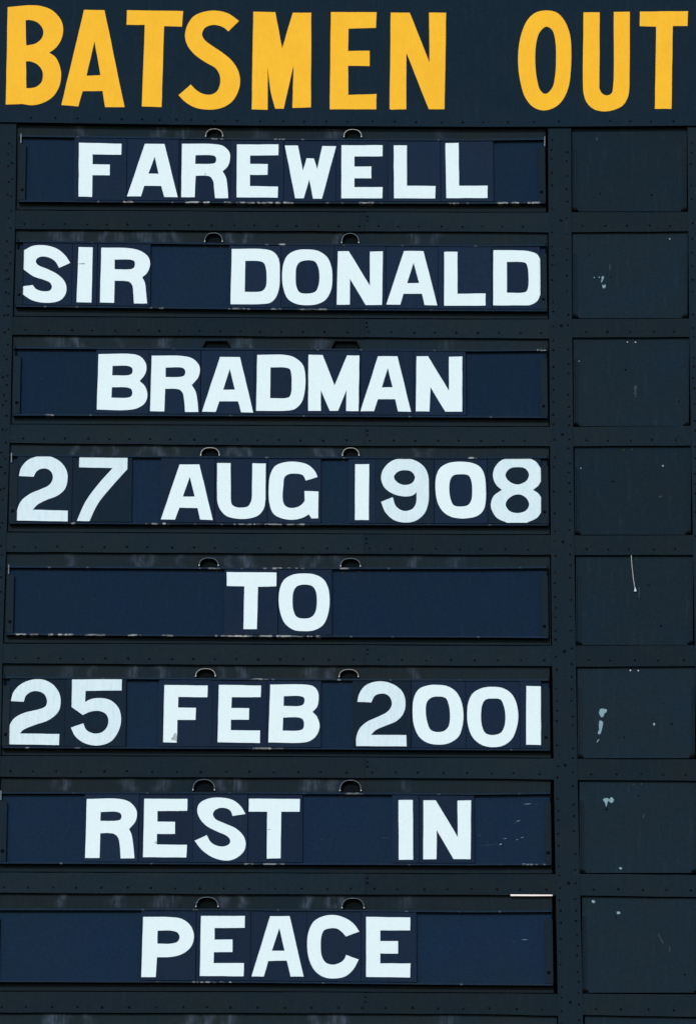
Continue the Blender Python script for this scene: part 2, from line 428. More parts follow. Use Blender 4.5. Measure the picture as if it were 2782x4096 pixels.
# ------------------------------------------------------------------ right column: blank panels with guides
FLK = {  # row: list of (material, outline in the row's right tile)
 0: [('flake_dim', [(945, 113), (953, 110), (958, 126), (951, 132)])],
 1: [('flake', [(980, 328), (996, 322), (993, 338), (988, 350), (982, 362), (976, 358), (983, 345)]),
     ('flake', [(985, 376), (996, 382), (1004, 373), (1007, 390), (996, 402), (987, 394)]),
     ('flake', [(932, 328), (938, 328), (938, 334), (932, 334)]), ('flake', [(962, 327), (970, 327), (969, 333), (963, 333)]),
     ('flake', [(1405, 84), (1413, 82), (1416, 90), (1408, 93)]), ('flake_dim', [(1030, 250), (1038, 248), (1036, 285), (1031, 290)])],
 2: [('flake_dim', [(1186, 352), (1198, 350), (1206, 362), (1199, 378), (1201, 400), (1196, 425), (1192, 424), (1192, 385), (1185, 372)]),
     ('flake_dim', [(1180, 398), (1196, 392), (1194, 402), (1182, 404)]), ('flake', [(836, 193), (842, 193), (842, 199), (836, 199)])],
 3: [('flake', [(1361, 158), (1371, 157), (1373, 167), (1364, 169)]), ('flake', [(847, 175), (853, 175), (853, 182), (847, 182)]),
     ('rust', [(1201, 318), (1208, 318), (1208, 327), (1201, 327)]), ('flake_dim', [(1340, 355), (1362, 350), (1358, 362), (1344, 362)])],
 4: [('flake_dim', [(1214, 236), (1219, 236), (1221, 262), (1219, 300), (1215, 300), (1216, 262)])],
 5: [('flake', [(970, 310), (985, 306), (1016, 313), (1012, 330), (1000, 336), (993, 356), (982, 363), (972, 352), (965, 335)]),
     ('flake', [(967, 385), (977, 381), (991, 392), (988, 415), (983, 440), (975, 465), (962, 470), (957, 458), (966, 440), (964, 410)]),
     ('flake', [(955, 508), (964, 499), (966, 503), (955, 518), (949, 520)]),
     ('flake', [(1306, 399), (1315, 397), (1319, 404), (1316, 413), (1308, 413)])],
 6: [('flake', [(988, 186), (1002, 178), (1022, 177), (1028, 190), (1018, 205), (1013, 231), (1008, 228), (1002, 205)]),
     ('flake', [(1029, 184), (1046, 171), (1060, 188), (1054, 202), (1043, 209), (1030, 200)]),
     ('flake', [(1091, 614), (1104, 613), (1112, 622), (1102, 629), (1093, 624)]), ('flake_dim', [(1241, 282), (1249, 281), (1249, 302), (1243, 303)])],
 7: [('flake', [(917, 99), (926, 94), (937, 100), (942, 110), (932, 114), (920, 109)]),
     ('flake', [(1076, 172), (1086, 166), (1098, 170), (1099, 179), (1088, 185), (1078, 181)]),
     ('flake_dim', [(1335, 310), (1341, 308), (1372, 365), (1367, 370)]), ('flake_dim', [(1406, 390), (1412, 388), (1414, 420), (1409, 424)])],
}
ROWY = [480, 900, 1320, 1760, 2200, 2640, 3080, 3540]
SCREW = [(1132, 52, 'dim'), (1164, 51, 'dim'), (1170, 79, 'white'), (1146, 65, 'dim'), (1172, 62, 'dim'), (1188, 67, 'white'), (1207, 92, 'dim'), (1229, 98, 'dim')]
SCR_D = dome_mesh('screw', .0045, .003, M['rust']); SCR_W = dome_mesh('screw', .0045, .003, M['flake_white'])
right_panels = []
for r in range(9):
    yt = 508 if r == 0 else RAILS[r-1][3][0][1]
    yb = RAILS[r][2][0][1]
    ym = (yt + yb) / 2
    xl, xr = lerp(MIDR, ym) + 3.5, lerp(RPL, ym) - 4
    bp = prism('panel', [[(xl, yt - 15), (xr, yt - 18), (xr, yb - 3.5), (xl, yb - 3.5)]], -.010, .002, M['blank'], board)
    right_panels.append(bp)
    if r == 8: continue
    a = lerp(MIDR, ym); b = lerp(RPL, ym)
    # angle guides down both sides with a stop at the foot
    for s, gx in ((1, a + 9), (-1, b - 9)):
        g = prism('guide', [[(gx - s*5, yt + 80), (gx + s*11, yt + 84), (gx + s*12, yb - 18), (gx - s*4, yb - 18)]], .002, .0065, M['post'], bp)
        prism('guide_lip', [[(gx - s*5, yt + 80), (gx - s*1, yt + 80), (gx, yb - 18), (gx - s*4, yb - 18)]], .0065, .016, M['post'], g)
        prism('stop', [[(gx - s*5, yb - 17.5), (gx + s*18, yb - 13), (gx + s*18, yb - 9), (gx - s*5, yb - 11)]], .002, .014, M['rivet'], g)
    sx, sy, kind = SCREW[r]
    for dx in (-16, 16):
        stud('screw', SCR_W if kind == 'white' else SCR_D, 1782 + sx / Z + dx, ROWY[r] + sy / Z + random.uniform(-1.5, 1.5), .002, bp)
    for _ in range(2):
        stud('screw', RIV, random.uniform(a + 50, min(b, 2780) - 40), random.uniform(yt + 60, yb - 50), .0002, bp)
    for mat, out in FLK.get(r, []):
        out = [(x0 + (x1 - x0) * k / 4 + random.uniform(-.9, .9), y0 + (y1 - y0) * k / 4 + random.uniform(-.9, .9))
               for (x0, y0), (x1, y1) in zip(out, out[1:] + out[:1]) for k in range(4)] if len(out) > 5 else out
        prism('paint_flake', [[(1782 + x / Z, ROWY[r] + y / Z) for x, y in out]], .001, .0029, M[mat], bp)
tag(right_panels[5], 'blank panel with pale torn scraps of paint level with 25 FEB 2001')
tag(right_panels[6], 'blank panel with small heart-like pale paint scrap level with REST IN')

# narrow bright white strip under the rail above PEACE
def sp(x, y): return (1782 + x / Z, 3540 + y / Z)
o = prism('white_strip', [[sp(406, 59), sp(540, 60), sp(671, 61), sp(672, 69), sp(540, 70), sp(408, 69)]], .001, D_RAIL + .002, M['strip'], board)
tag(o, 'thin bright white strip under the rail above the PEACE row')

# ------------------------------------------------------------------ trays
HANDLES = [  # per row: (centre x, base y, top y, width) x 2, kind
 [(857, 546, 516, 68), (1410, 548, 518, 70)], [(854, 967, 932, 70), (1400, 972, 934, 68)],
 [(866, 1387, 1363, 112), (1382, 1387, 1363, 112)], [(840, 1822, 1791, 74), (1402, 1823, 1792, 66)],
 [(835, 2263, 2232, 76), (1401, 2266, 2234, 78)], [(822, 2706, 2675, 78), (1394, 2708, 2678, 76)],
 [(815, 3161, 3118, 86), (1401, 3164, 3121, 84)], [(828, 3628, 3589, 88), (1411, 3633, 3593, 88)]]
def arch(name, cx, yb, yt, wd, trap, mats, parent):
    """arched pull: a bent strap standing out from the board, open below"""
    d1 = .026 if not trap else .022; c = P(cx, yb, d1); px = (P(cx + 100, yb) - P(cx, yb)).length / 100
    pz = (P(cx, yb - 100) - P(cx, yb)).length / 100
    hw, hh = wd / 2 * px, (yb - yt) * pz
    prof = []
    if trap:
        prof = [(-hw, 0), (-hw * .78, hh), (hw * .78, hh), (hw, 0)]
    else:
        for i in range(19):
            a = math.pi * i / 18
            ca, sa = math.cos(a), math.sin(a)
            prof.append((-hw * math.copysign(abs(ca) ** .85, ca), hh * sa ** .8))
    th = .0034; d0 = 0.0
    n = len(prof); outer, inner = [], []
    for i, (x, z) in enumerate(prof):
        k = 1 - th / max(hw, .01)
        outer.append((x, z)); inner.append((x * k, max(0, z - th) if 0 < i < n - 1 else 0))
    vs = []
    for d in (d0, d1):
        for lst in (outer, inner):
            vs += [Vector((c.x + x, -d, c.z + z)) for x, z in lst]
    fs = []
    for i in range(n - 1):
        o0, o1, i0, i1 = i, i + 1, n + i, n + i + 1
        fs += [(2*n+o0, 2*n+o1, 2*n+i1, 2*n+i0), (o0, i0, i1, o1), (o0, o1, 2*n+o1, 2*n+o0), (i0, 2*n+i0, 2*n+i1, i1)]
    fs += [(0, 2*n, 3*n, n), (n-1, 2*n-1, 4*n-1, 3*n-1)]
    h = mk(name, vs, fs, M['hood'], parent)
    m = len(prof)
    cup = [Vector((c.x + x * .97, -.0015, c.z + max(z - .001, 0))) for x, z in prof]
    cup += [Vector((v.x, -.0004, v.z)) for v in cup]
    mk('cup_shade', cup, [tuple(range(m)), tuple(range(2*m-1, m-1, -1))] + [(i, (i+1) % m, m + (i+1) % m, m + i) for i in range(m)], M['hood'], h)  # near-black half-disc paints the shade inside the pull
    # bright bent rod along the front edge of the pull
    if not trap:
        rad = .0019 * mats; ring = 6; tv, tf = [], []
        for i, (x, z) in enumerate(prof):
            p0, p1 = prof[max(0, i-1)], prof[min(n-1, i+1)]
            tx, tz = p1[0]-p0[0], p1[1]-p0[1]; l = math.hypot(tx, tz); nx, nz = -tz/l, tx/l
            for k in range(ring):
                a = 2 * math.pi * k / ring
                tv.append(Vector((c.x + x + nx * math.cos(a) * rad, -d1 - math.sin(a) * rad, c.z + z + nz * math.cos(a) * rad)))
        for i in range(n - 1):
            for k in range(ring):
                a, b = i*ring + k, i*ring + (k+1) % ring
                tf.append((a, b, b + ring, a + ring))
        mk('rim', tv, tf, M['loop' if mats > 1.1 else 'loop_blue'], h, smooth=True)
        for s in (-1, 1):
            f = Vector((c.x + s * hw, -d1 - .001, c.z + .002))
            fo = new_obj('foot', SCR_W, h, f); fo.scale = (.75, .8, .9)
    return h

CHIP = {0: [(495, 530, .8), (745, 835, 1), (900, 1180, .95), (1250, 1345, .6), (1440, 1490, 1), (1795, 1830, .8), (1990, 2155, .9)],
        1: [(250, 310, .3), (640, 650, .8), (850, 1300, .35), (1530, 1545, .5)],
        2: [(185, 275, .7)], 3: [(285, 300, .6), (550, 570, .7), (610, 700, .7), (880, 1310, .7)],
        4: [(55, 150, .95), (160, 290, .7), (330, 420, .7), (455, 600, .7), (650, 690, .6), (830, 1290, .85)],
        5: [(60, 130, .6), (300, 315, .5), (1010, 1135, .45), (1070, 1090, .9)], 6: [(205, 255, .45), (980, 1160, .6), (2090, 2180, .5)],
        7: [(770, 925, .7), (1180, 1200, .6)]}
TOPCHIP = {0: [(1100, 1135, .8), (850, 910, .4)], 1: [(1120, 1135, .6)], 2: [(240, 246, .6), (1140, 1150, .4), (2140, 2180, .8)], 3: [(1870, 1890, .6)],
           4: [(1035, 1065, .8), (1095, 1130, .7), (1150, 1262, .6), (1360, 1385, .8), (780, 880, .4)], 5: [(1000, 1075, .4), (1350, 1360, .6)], 6: [(1380, 1450, .3)], 7: [(778, 790, .7)]}
def chipper(tab):
    rs = random.Random(len(str(tab)))
    runs = []
    for a, b, st in tab:
        x = a
        while x < b:
            l = rs.choice((4, 8, 10, 18, 30, 50)); 
            if rs.random() < .25 + .6 * st: runs.append((x, min(b, x + l), st * rs.uniform(.55, 1.1), rs.random() < .3))
            x += l + rs.choice((2, 4, 8, 14, 30)) * (1.5 - st)
    x = 0
    while x < 2200:
        x += rs.uniform(150, 700); runs.append((x, x + 4, .22, False))
    def f(x, j):
        for a, b, v, tall in runs:
            if a - 2 <= x <= b + 2: return v * (1 if j else (.8 if tall else .15))
        return 0
    return f
CLIPS = {(0, 0): .9, (1, 0): .3, (3, 0): .6, (4, 0): .8, (5, 0): .3, (6, 0): .8, (0, 1): .8}
trays = []
for r, (lt, lb, la, lbx, ra, rbx, boltl, boltr) in enumerate(TRAYS):
    yt0, yb0 = lt[1][1], lb[1][1]; ym = (yt0 + yb0) / 2
    tr = empty('name_tray', P((la + rbx) / 2, yb0, 0))
    tag(tr, 'long dark blue slotted tray holding the white plates of %s' % WORDS[r], 'name tray', 'trays of letter plates on the scoreboard')
    trays.append(tr)
    off = lambda pts, k: [(x, y + k) for x, y in pts]
    band('tray_back', off(lt, 3), off(lb, -2), la + 2, rbx - 2, .0005, D_BACK, M['tray'], tr)
    band('top_lip', lt, off(lt, 6.5), la + 1, rbx - 1, .0005, D_LIP, M['edge'], tr, step=6, attr=chipper(TOPCHIP[r]))
    band('bottom_ledge', off(lb, -6.5), lb, la, rbx, .0005, D_LEDGE, M['edge'], tr, step=4, attr=chipper(CHIP[r]), wob=.5)
    for s, (x0, x1) in enumerate(((la, lbx), (ra, rbx))):
        xm = (x0 + x1) / 2
        y0 = lerp(lt, xm) + 36; y1 = lerp(lb, xm) - 8
        st = prism('end_bracket', [[(slant(x0, y0, ym), y0), (slant(x1, y0, ym), y0), (slant(x1, y1, ym), y1), (slant(x0, y1, ym), y1)]], .001, D_LEDGE - .001, M['stile'], tr)
        stud('bolt', BOLT, *(boltl if s == 0 else boltr), D_LEDGE - .001, st)
        xe = x0 + 7 if s == 0 else x1 - 4
        bright = CLIPS.get((r, s), 0)
        prism('clip_or_slot_shade', [[(xe, y0 - 42), (xe + 3.6, y0 - 42), (xe + 3, y0 - 4), (xe - .5, y0 - 4)]], .003, D_LEDGE, M['clip'] if bright > .5 else M['hole'], st)  # worn clip, else a black sliver painting the shade of an open slot
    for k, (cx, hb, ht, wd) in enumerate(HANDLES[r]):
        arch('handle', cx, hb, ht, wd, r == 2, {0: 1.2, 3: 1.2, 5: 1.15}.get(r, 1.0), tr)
        if r in (1, 4, 6) or (r in (3, 5) and k == 1):
            if not (r == 1 and k == 1) and not (r == 6 and k == 0):
                for dx in (-.42, .42):
                    stud('bolt', RUST, cx + wd * dx, hb + 24 + random.uniform(-2, 2), D_BACK, tr)

# scratches on bare tray backs
def scratch(r, tx, pts, mat='flake_dim', wdt=1.3):
    (x0, y0), (x1, y1) = [(tx + x / Z, ROWY[r] + y / Z) for x, y in pts]
    l = math.hypot(x1 - x0, y1 - y0) or 1
    nx, ny = -(y1 - y0) / l * wdt, (x1 - x0) / l * wdt
    prism('scratch', [[(x0, y0), ((x0+x1)/2 + nx, (y0+y1)/2 + ny), (x1, y1), ((x0+x1)/2 - nx*.6, (y0+y1)/2 - ny*.6)]], D_BACK - .001, D_BACK + .0006, M[mat], trays[r])
for p, m in (((485, 216), (545, 212)), 'flake'), (((550, 217), (585, 216)), 'flake_dim'), (((440, 325), (472, 317)), 'flake'), (((425, 338), (447, 333)), 'flake_dim'), \
            (((185, 403), (228, 420)), 'flake_dim'), (((362, 433), (386, 431)), 'flake'), (((188, 478), (350, 467)), 'flake_dim'), (((336, 470), (354, 466)), 'flake_white'), \
            (((440, 441), (456, 438)), 'flake'), (((470, 427), (492, 423)), 'flake'), (((245, 320), (256, 318)), 'flake_dim'):
    scratch(6, 1782, p, m)
for p in (((595, 437), (628, 434)), ((658, 436), (682, 433)), ((975, 429), (1042, 428))): scratch(6, 900, p)
for p, m in (((412, 358), (442, 358)), 'flake_dim'), (((473, 345), (521, 345)), 'flake'): scratch(7, 1782, p, m)

# ------------------------------------------------------------------ lettering
def path(s, tx, ty):
    """'x,y' corner points, 'sx,y' smooth points -> pixel outline"""
    toks = s.split(); pts = []
    for tk in toks:
        sm = tk[0] == 's'; x, y = (tk[1:] if sm else tk).split(',')
        pts.append((tx + float(x) / Z, ty + float(y) / Z, sm))
    n = len(pts); out = []
    for i in range(n):
        p1, p2 = pts[i], pts[(i + 1) % n]
        out.append((p1[0], p1[1]))
        if not (p1[2] or p2[2]):
            L = math.hypot(p2[0]-p1[0], p2[1]-p1[1]); m = int(L / 45)
            for k in range(1, m + 1):
                u = k / (m + 1); j = random.uniform(-.55, .55)
                out.append((p1[0] + (p2[0]-p1[0])*u - (p2[1]-p1[1])/L*j, p1[1] + (p2[1]-p1[1])*u + (p2[0]-p1[0])/L*j))
            continue
        p0 = pts[i - 1] if p1[2] else None
        p3 = pts[(i + 2) % n] if p2[2] else None
        a = (p0[0], p0[1]) if p0 else (2*p1[0]-p2[0], 2*p1[1]-p2[1])
        d = (p3[0], p3[1]) if p3 else (2*p2[0]-p1[0], 2*p2[1]-p1[1])
        # centripetal Catmull-Rom
        P4 = [a, (p1[0], p1[1]), (p2[0], p2[1]), d]; tt = [0]
        for u, v in zip(P4, P4[1:]): tt.append(tt[-1] + max(1e-3, math.hypot(v[0]-u[0], v[1]-u[1])) ** .5)
        for k in range(1, 5):
            t = tt[1] + (tt[2] - tt[1]) * k / 5
            def L2(u, v, t0, t1): return tuple((t1 - t)/(t1 - t0)*u[q] + (t - t0)/(t1 - t0)*v[q] for q in (0, 1))
            A1, A2, A3 = L2(P4[0], P4[1], tt[0], tt[1]), L2(P4[1], P4[2], tt[1], tt[2]), L2(P4[2], P4[3], tt[2], tt[3])
            B1, B2 = L2(A1, A2, tt[0], tt[2]), L2(A2, A3, tt[1], tt[3])
            out.append(L2(B1, B2, tt[1], tt[2]))
    return out
def ring(s): return ' '.join('s' + k for k in s.split())

HEAD = [
 (0, ['50,45 120,38 s190,33 s260,38 s330,65 s385,125 s400,190 s385,255 s350,305 312,332 s352,362 s379,420 s387,475 s375,545 s335,610 s270,650 s205,664 140,656 38,660',
      '163,127 s188,126 s235,140 s268,175 s275,210 s262,245 s225,275 167,287', '165,388 s190,387 s235,405 s265,440 s272,480 s262,520 s225,550 168,558']),
 (0, ['531,62 660,64 787,676 664,676 648,574 523,575 495,672 388,663', '597,260 635,475 547,478']),
 (0, ['802,64 1156,70 1149,168 1036,165 1020,676 896,672 914,157 799,156']),
 (0, ['1508,132 1441,198 s1405,170 s1345,157 s1295,175 s1275,215 s1290,250 s1330,283 s1400,330 s1460,380 s1500,440 s1515,505 s1505,570 s1465,640 s1395,682 s1310,692 s1230,678 s1165,640 1127,600 1204,533 s1235,565 s1275,590 s1330,597 s1370,575 s1390,520 s1385,470 s1360,430 s1300,395 s1230,345 s1185,290 s1168,230 s1180,165 s1220,105 s1285,75 s1360,67 s1440,85']),
 (900, ['178,74 317,77 360,304 427,80 543,80 541,677 424,681 432,412 370,686 316,686 s288,580 269,425 268,693 168,690']),
 (900, ['667,76 955,77 951,176 778,181 775,322 911,320 911,417 775,415 777,599 955,593 953,690 660,690']),
 (900, ['1044,79 1164,80 1288,394 1285,79 1393,80 1383,689 1284,689 1143,334 1142,690 1048,692 1037,688']),
 (1782, [ring('635,66 700,80 750,135 782,220 790,310 788,430 775,540 740,625 690,675 615,697 550,675 500,615 470,520 455,400 460,290 480,200 515,125 565,80'),
         ring('632,168 670,190 690,260 694,380 688,480 670,555 628,593 595,570 572,490 563,390 568,280 590,205')]),
 (1782, ['867,78 969,78 967,530 s968,560 s985,590 s1015,602 s1043,590 s1053,560 1058,75 1159,74 1157,540 s1148,610 s1115,665 s1060,693 s1000,703 s935,690 s890,650 s868,590 863,500']),
 (1782, ['1223,73 1526,70 1523,164 1430,164 1422,687 1317,687 1325,168 1221,165']),
]
for (tx, cs), ch in zip(HEAD, 'BATSMENOUT'):
    o = prism('letter', [path(c, tx, 0) for c in cs], D_HEAD - .001, D_HEAD + .0012, M['yellow'], header)
    o['label'] = 'painted yellow capital letter %s' % ch

# rows of plates: (character, plate x0, x1, tile x, outlines, label)
ROWS = [
 [('F', 299, 509, 0, ['499,143 768,150 766,219 585,217 585,279 694,281 693,349 584,348 582,485 497,483'], 'white letter F on navy plate starting the word FAREWELL'),
  ('A', 509, 717, 0, ['915,150 1038,151 1122,487 1037,486 1018,416 911,415 890,482 802,482', '977,231 1001,339 937,338'], 'white letter A on navy plate in the word FAREWELL'),
  ('R', 717, 923, 0, ['1149,150 s1350,152 s1410,165 s1448,205 s1451,250 s1437,292 1405,324 s1425,360 s1435,420 1440,493 1357,493 s1351,430 s1345,385 s1325,357 1290,350 1235,352 1229,487 1144,487', '1234,222 s1330,222 s1358,230 s1365,250 s1357,270 s1335,276 1232,277'], 'white letter R on navy plate in the word FAREWELL'),
  ('E', 923, 1134, 900, ['75,154 337,154 336,222 158,224 158,277 269,278 268,346 157,346 157,417 334,420 332,490 73,488'], 'white letter E between R and W in the word FAREWELL'),
  ('W', 1134, 1343, 900, ['377,161 459,161 491,318 514,241 560,243 581,310 613,164 700,165 610,497 554,496 531,375 496,494 442,494'], 'white letter W on navy plate in the word FAREWELL'),
  ('E', 1343, 1550, 900, ['734,159 993,159 992,229 815,230 815,294 922,293 922,368 815,368 815,424 993,423 991,494 733,494'], 'white letter E between W and L in the word FAREWELL'),
  ('L', 1550, 1760, 900, ['1063,160 1146,160 1146,415 1327,417 1324,495 1065,494'], 'white letter L directly after E in the word FAREWELL'),
  ('L', 1760, 1971, 1782, ['-3,146 80,144 83,415 263,414 262,492 3,493'], 'white letter L ending the word FAREWELL')],
 [('S', 93, 291, 0, ['444,239 374,270 s350,230 s310,205 s262,199 s232,215 s228,235 s245,255 s300,278 s365,312 s408,355 s421,400 s410,445 s375,478 s290,491 s205,475 144,437 145,387 208,379 s230,405 s275,418 s315,414 s329,392 s318,365 s285,348 s215,325 150,280 153,160 s205,133 s260,127 s318,134 s370,155 s415,195'], 'white letter S with clipped left side starting SIR DONALD'),
  ('I', 291, 391, 0, ['497,139 586,141 578,489 484,487'], 'white letter I between S and R in SIR'),
  ('R', 391, 604, 0, ['640,143 s820,147 s890,165 s935,200 s948,245 s930,300 898,330 s915,365 s922,425 929,495 846,495 s842,430 s835,380 s815,358 780,352 724,352 721,491 632,489', '724,218 s825,219 s848,228 s852,250 s845,270 s825,279 724,279'], 'white letter R ending the word SIR'),
  ('D', 918, 1124, 900, ['42,151 s250,153 s305,170 s338,215 s345,310 s340,400 s318,460 s285,490 s240,498 35,500', '128,226 s215,228 s245,240 s258,275 s262,330 s258,385 s240,413 s215,421 124,422'], 'white letter D starting the word DONALD'),
  ('O', 1124, 1337, 900, [ring('520,154 590,165 645,205 670,265 676,330 668,410 635,470 585,498 520,506 450,498 395,465 368,400 360,330 368,245 395,190 450,160'), ring('520,222 565,230 585,260 595,320 588,385 570,420 520,433 470,425 450,390 445,325 450,265 470,235')], 'white letter O in the word DONALD'),
  ('N', 1337, 1543, 900, ['711,166 779,165 913,383 913,168 994,166 989,504 886,505 787,340 786,502 704,503'], 'white letter N in the word DONALD'),
  ('A', 1543, 1750, 900, ['1128,164 1250,165 1337,507 1257,505 1241,434 1124,434 1104,503 1016,502', '1188,238 1223,366 1147,367'], 'white letter A in the word DONALD'),
  ('L', 1750, 1964, 1782, ['-11,169 73,169 73,434 250,432 250,508 -11,509'], 'white letter L in the word DONALD'),
  ('D', 1964, 2158, 1782, ['299,159 s450,160 s520,165 s575,185 595,218 595,440 s575,480 s530,505 490,507 298,507', '384,233 s475,233 s503,240 s515,265 s521,330 s518,395 s508,418 s485,427 384,427'], 'white letter D ending the word DONALD')],
 [('B', 386, 597, 0, ['623,152 s845,153 s890,170 s918,205 s925,240 s915,280 882,322 s915,355 s931,410 s915,460 s870,492 s800,505 612,502', '711,226 s810,227 s832,238 s838,255 s832,275 s812,285 709,286', '707,361 s805,363 s830,375 s836,395 s830,417 s805,427 704,427'], 'white letter B starting the word BRADMAN'),
  ('R', 597, 804, 0, ['958,162 s1150,164 s1215,180 s1255,220 s1262,255 s1250,300 1210,347 s1235,390 s1245,440 1252,517 1168,517 s1162,440 s1152,395 s1130,375 1095,370 1043,371 1037,514 948,512', '1046,237 s1145,237 s1165,248 s1170,265 s1162,288 s1135,296 1045,297'], 'white letter R in the word BRADMAN'),
  ('A', 804, 1017, 900, ['-32,170 94,171 177,521 101,519 82,450 -36,450 -59,517 -145,515', '30,245 62,376 -12,377'], 'white letter A between R and D in BRADMAN'),
  ('D', 1017, 1229, 900, ['203,157 s385,158 s440,175 s490,220 s506,290 s500,400 s480,460 s440,498 s400,508 196,510', '286,236 s380,237 s408,247 s418,280 s420,335 s417,395 s405,422 s380,430 284,430'], 'white letter D in the word BRADMAN'),
  ('M', 1229, 1440, 900, ['526,156 615,158 690,350 769,160 847,161 841,512 763,511 765,380 712,510 660,510 604,380 604,510 524,510'], 'white letter M in the word BRADMAN'),
  ('A', 1440, 1653, 900, ['964,166 1086,166 1172,516 1090,514 1073,437 963,437 939,512 853,513', '1026,240 1056,361 988,362'], 'white letter A between M and N in BRADMAN'),
  ('N', 1653, 1862, 900, ['1207,166 1279,165 1411,384 1411,169 1495,167 1494,515 1388,515 1295,361 1288,514 1202,513'], 'white letter N ending the word BRADMAN')],
 [('2', 71, 292, 0, ['121,227 s135,175 s180,125 s250,102 s320,105 s385,140 s422,195 s427,250 s410,310 s365,350 s290,380 s235,410 209,440 429,446 428,514 105,508 s108,450 s135,385 s190,340 s260,310 s310,285 s333,250 s330,210 s305,185 s270,180 s235,195 213,232'], 'tall white digit two starting the row with AUG'),
  ('7', 292, 531, 0, ['502,109 806,112 804,184 s700,300 s620,400 565,512 486,510 s540,390 s620,280 712,177 500,172'], 'tall white digit seven beside a bare slot, before AUG'),
  ('A', 645, 860, 0, ['1134,154 1258,154 1343,505 1263,502 1247,429 1133,427 1105,502 1016,501', '1198,233 1229,357 1154,357'], 'white letter A starting AUG'),
  ('U', 860, 1070, 900, ['-50,145 35,146 36,370 s42,405 s65,422 s105,427 s145,418 s165,385 170,350 172,147 257,148 255,370 s245,430 s210,475 s150,495 s80,497 s10,480 s-30,440 s-48,390 -50,340'], 'white letter U in the middle of AUG'),
  ('G', 1070, 1283, 900, ['583,233 509,256 s490,222 s445,212 s400,216 s375,235 s367,290 s363,370 s375,410 s405,428 s450,425 s480,410 502,385 500,322 589,325 587,494 545,495 528,469 s490,490 s430,503 s360,495 s305,465 s280,400 s275,310 s285,220 s315,165 s370,142 s440,137 s520,155 s565,195'], 'white letter G ending AUG'),
  ('1', 1393, 1500, 900, ['820,153 908,152 906,505 818,505'], 'white digit 1 on narrow plate starting 1908'),
  ('9', 1500, 1734, 900, ['983,390 1057,361 s1075,415 s1105,440 s1137,448 s1180,435 s1203,400 1207,330 s1180,350 s1130,356 s1060,340 s1005,300 s983,240 s1000,180 s1055,130 s1130,116 s1200,130 s1255,170 s1280,225 s1284,300 s1280,400 s1255,465 s1200,510 s1135,521 s1065,505 s1010,455', ring('1130,190 1175,200 1197,235 1180,270 1135,284 1090,270 1064,235 1085,203')], 'tall white digit 9 on dark slate plate in 1908'),
  ('0', 1734, 1947, 1782, [ring('98,137 165,145 215,170 242,220 252,310 250,390 235,445 195,480 130,494 95,495 35,485 -15,455 -50,400 -66,310 -60,225 -35,175 10,148 50,139'), ring('92,216 140,222 158,250 166,310 160,380 140,410 95,420 50,412 30,375 21,310 28,250 48,223')], 'white zero between 9 and 8 in 1908'),
  ('8', 1947, 2161, 1782, ['s450,108 s510,113 s565,135 598,180 599,260 s580,290 548,315 s580,335 599,360 599,458 s575,490 510,522 385,522 s320,490 s287,435 s284,400 s300,355 352,315 s315,280 s297,230 s305,180 s340,135 s390,113', ring('450,171 500,180 523,215 510,255 452,281 395,258 375,220 400,182'), ring('452,343 500,360 525,405 505,445 450,461 400,447 376,405 400,365')], 'tall white digit 8 ending 1908')],
 [('T', 898, 1112, 900, ['10,139 324,142 323,229 208,232 200,499 116,499 122,229 11,227'], 'white letter T of the word TO'),
  ('O', 1112, 1327, 900, [ring('500,148 565,155 620,185 650,240 659,320 650,400 620,470 565,505 500,512 430,503 375,460 347,390 338,310 348,235 375,185 430,155'), ring('500,218 550,228 572,260 579,325 570,390 545,423 497,433 452,422 432,385 425,325 432,260 455,228')], 'white letter O of the word TO')],
 [('2', 40, 263, 0, ['70,259 s85,205 s130,155 s200,125 s270,123 s335,155 s375,210 s384,265 s370,325 s310,378 s220,410 s150,440 126,464 376,467 373,537 53,532 57,440 s66,403 s95,365 s150,335 s260,307 s290,290 s298,255 s280,215 s240,197 s200,200 s165,225 151,263'], 'tall white digit two starting the row with FEB'),
  ('5', 263, 507, 0, ['456,123 770,121 768,192 541,195 538,265 s575,247 s635,240 s700,255 s750,305 s765,375 s750,445 s705,510 s650,535 s590,539 s525,520 s475,480 448,427 527,400 s545,440 s590,463 s640,458 s675,425 s685,380 s670,342 s630,322 s575,325 523,347 453,297'], 'tall white digit five with flat top beside a bare slot, before FEB'),
  ('F', 636, 850, 0, ['1038,158 1311,161 1309,235 1126,233 1124,300 1237,302 1234,378 1120,378 1116,521 1030,519'], 'white letter F with grey scuff on its foot starting FEB'),
  ('E', 850, 1068, 900, ['-39,157 227,161 224,234 42,234 40,303 152,304 150,377 37,377 36,443 221,445 220,524 -47,519'], 'white letter E in the middle of FEB'),
  ('B', 1068, 1285, 900, ['285,155 s515,156 s560,168 s585,200 s590,240 s580,295 551,327 s580,360 s596,415 s580,470 s545,505 s500,520 273,520', '370,228 s475,228 s497,238 s501,258 s493,280 s470,290 369,290', '366,363 s465,363 s490,375 s498,405 s490,435 s465,445 363,446'], 'white letter B ending FEB'),
  ('2', 1408, 1643, 900, ['834,264 s845,215 s880,165 s940,138 s1010,137 s1080,165 s1120,205 s1137,265 s1125,335 s1080,385 s1010,415 s950,442 919,473 1142,474 1144,545 826,543 s828,485 s850,430 s895,390 s960,360 s1025,325 s1050,285 s1045,245 s1020,218 s985,212 s945,225 921,268'], 'tall white digit two after FEB and a bare slot'),
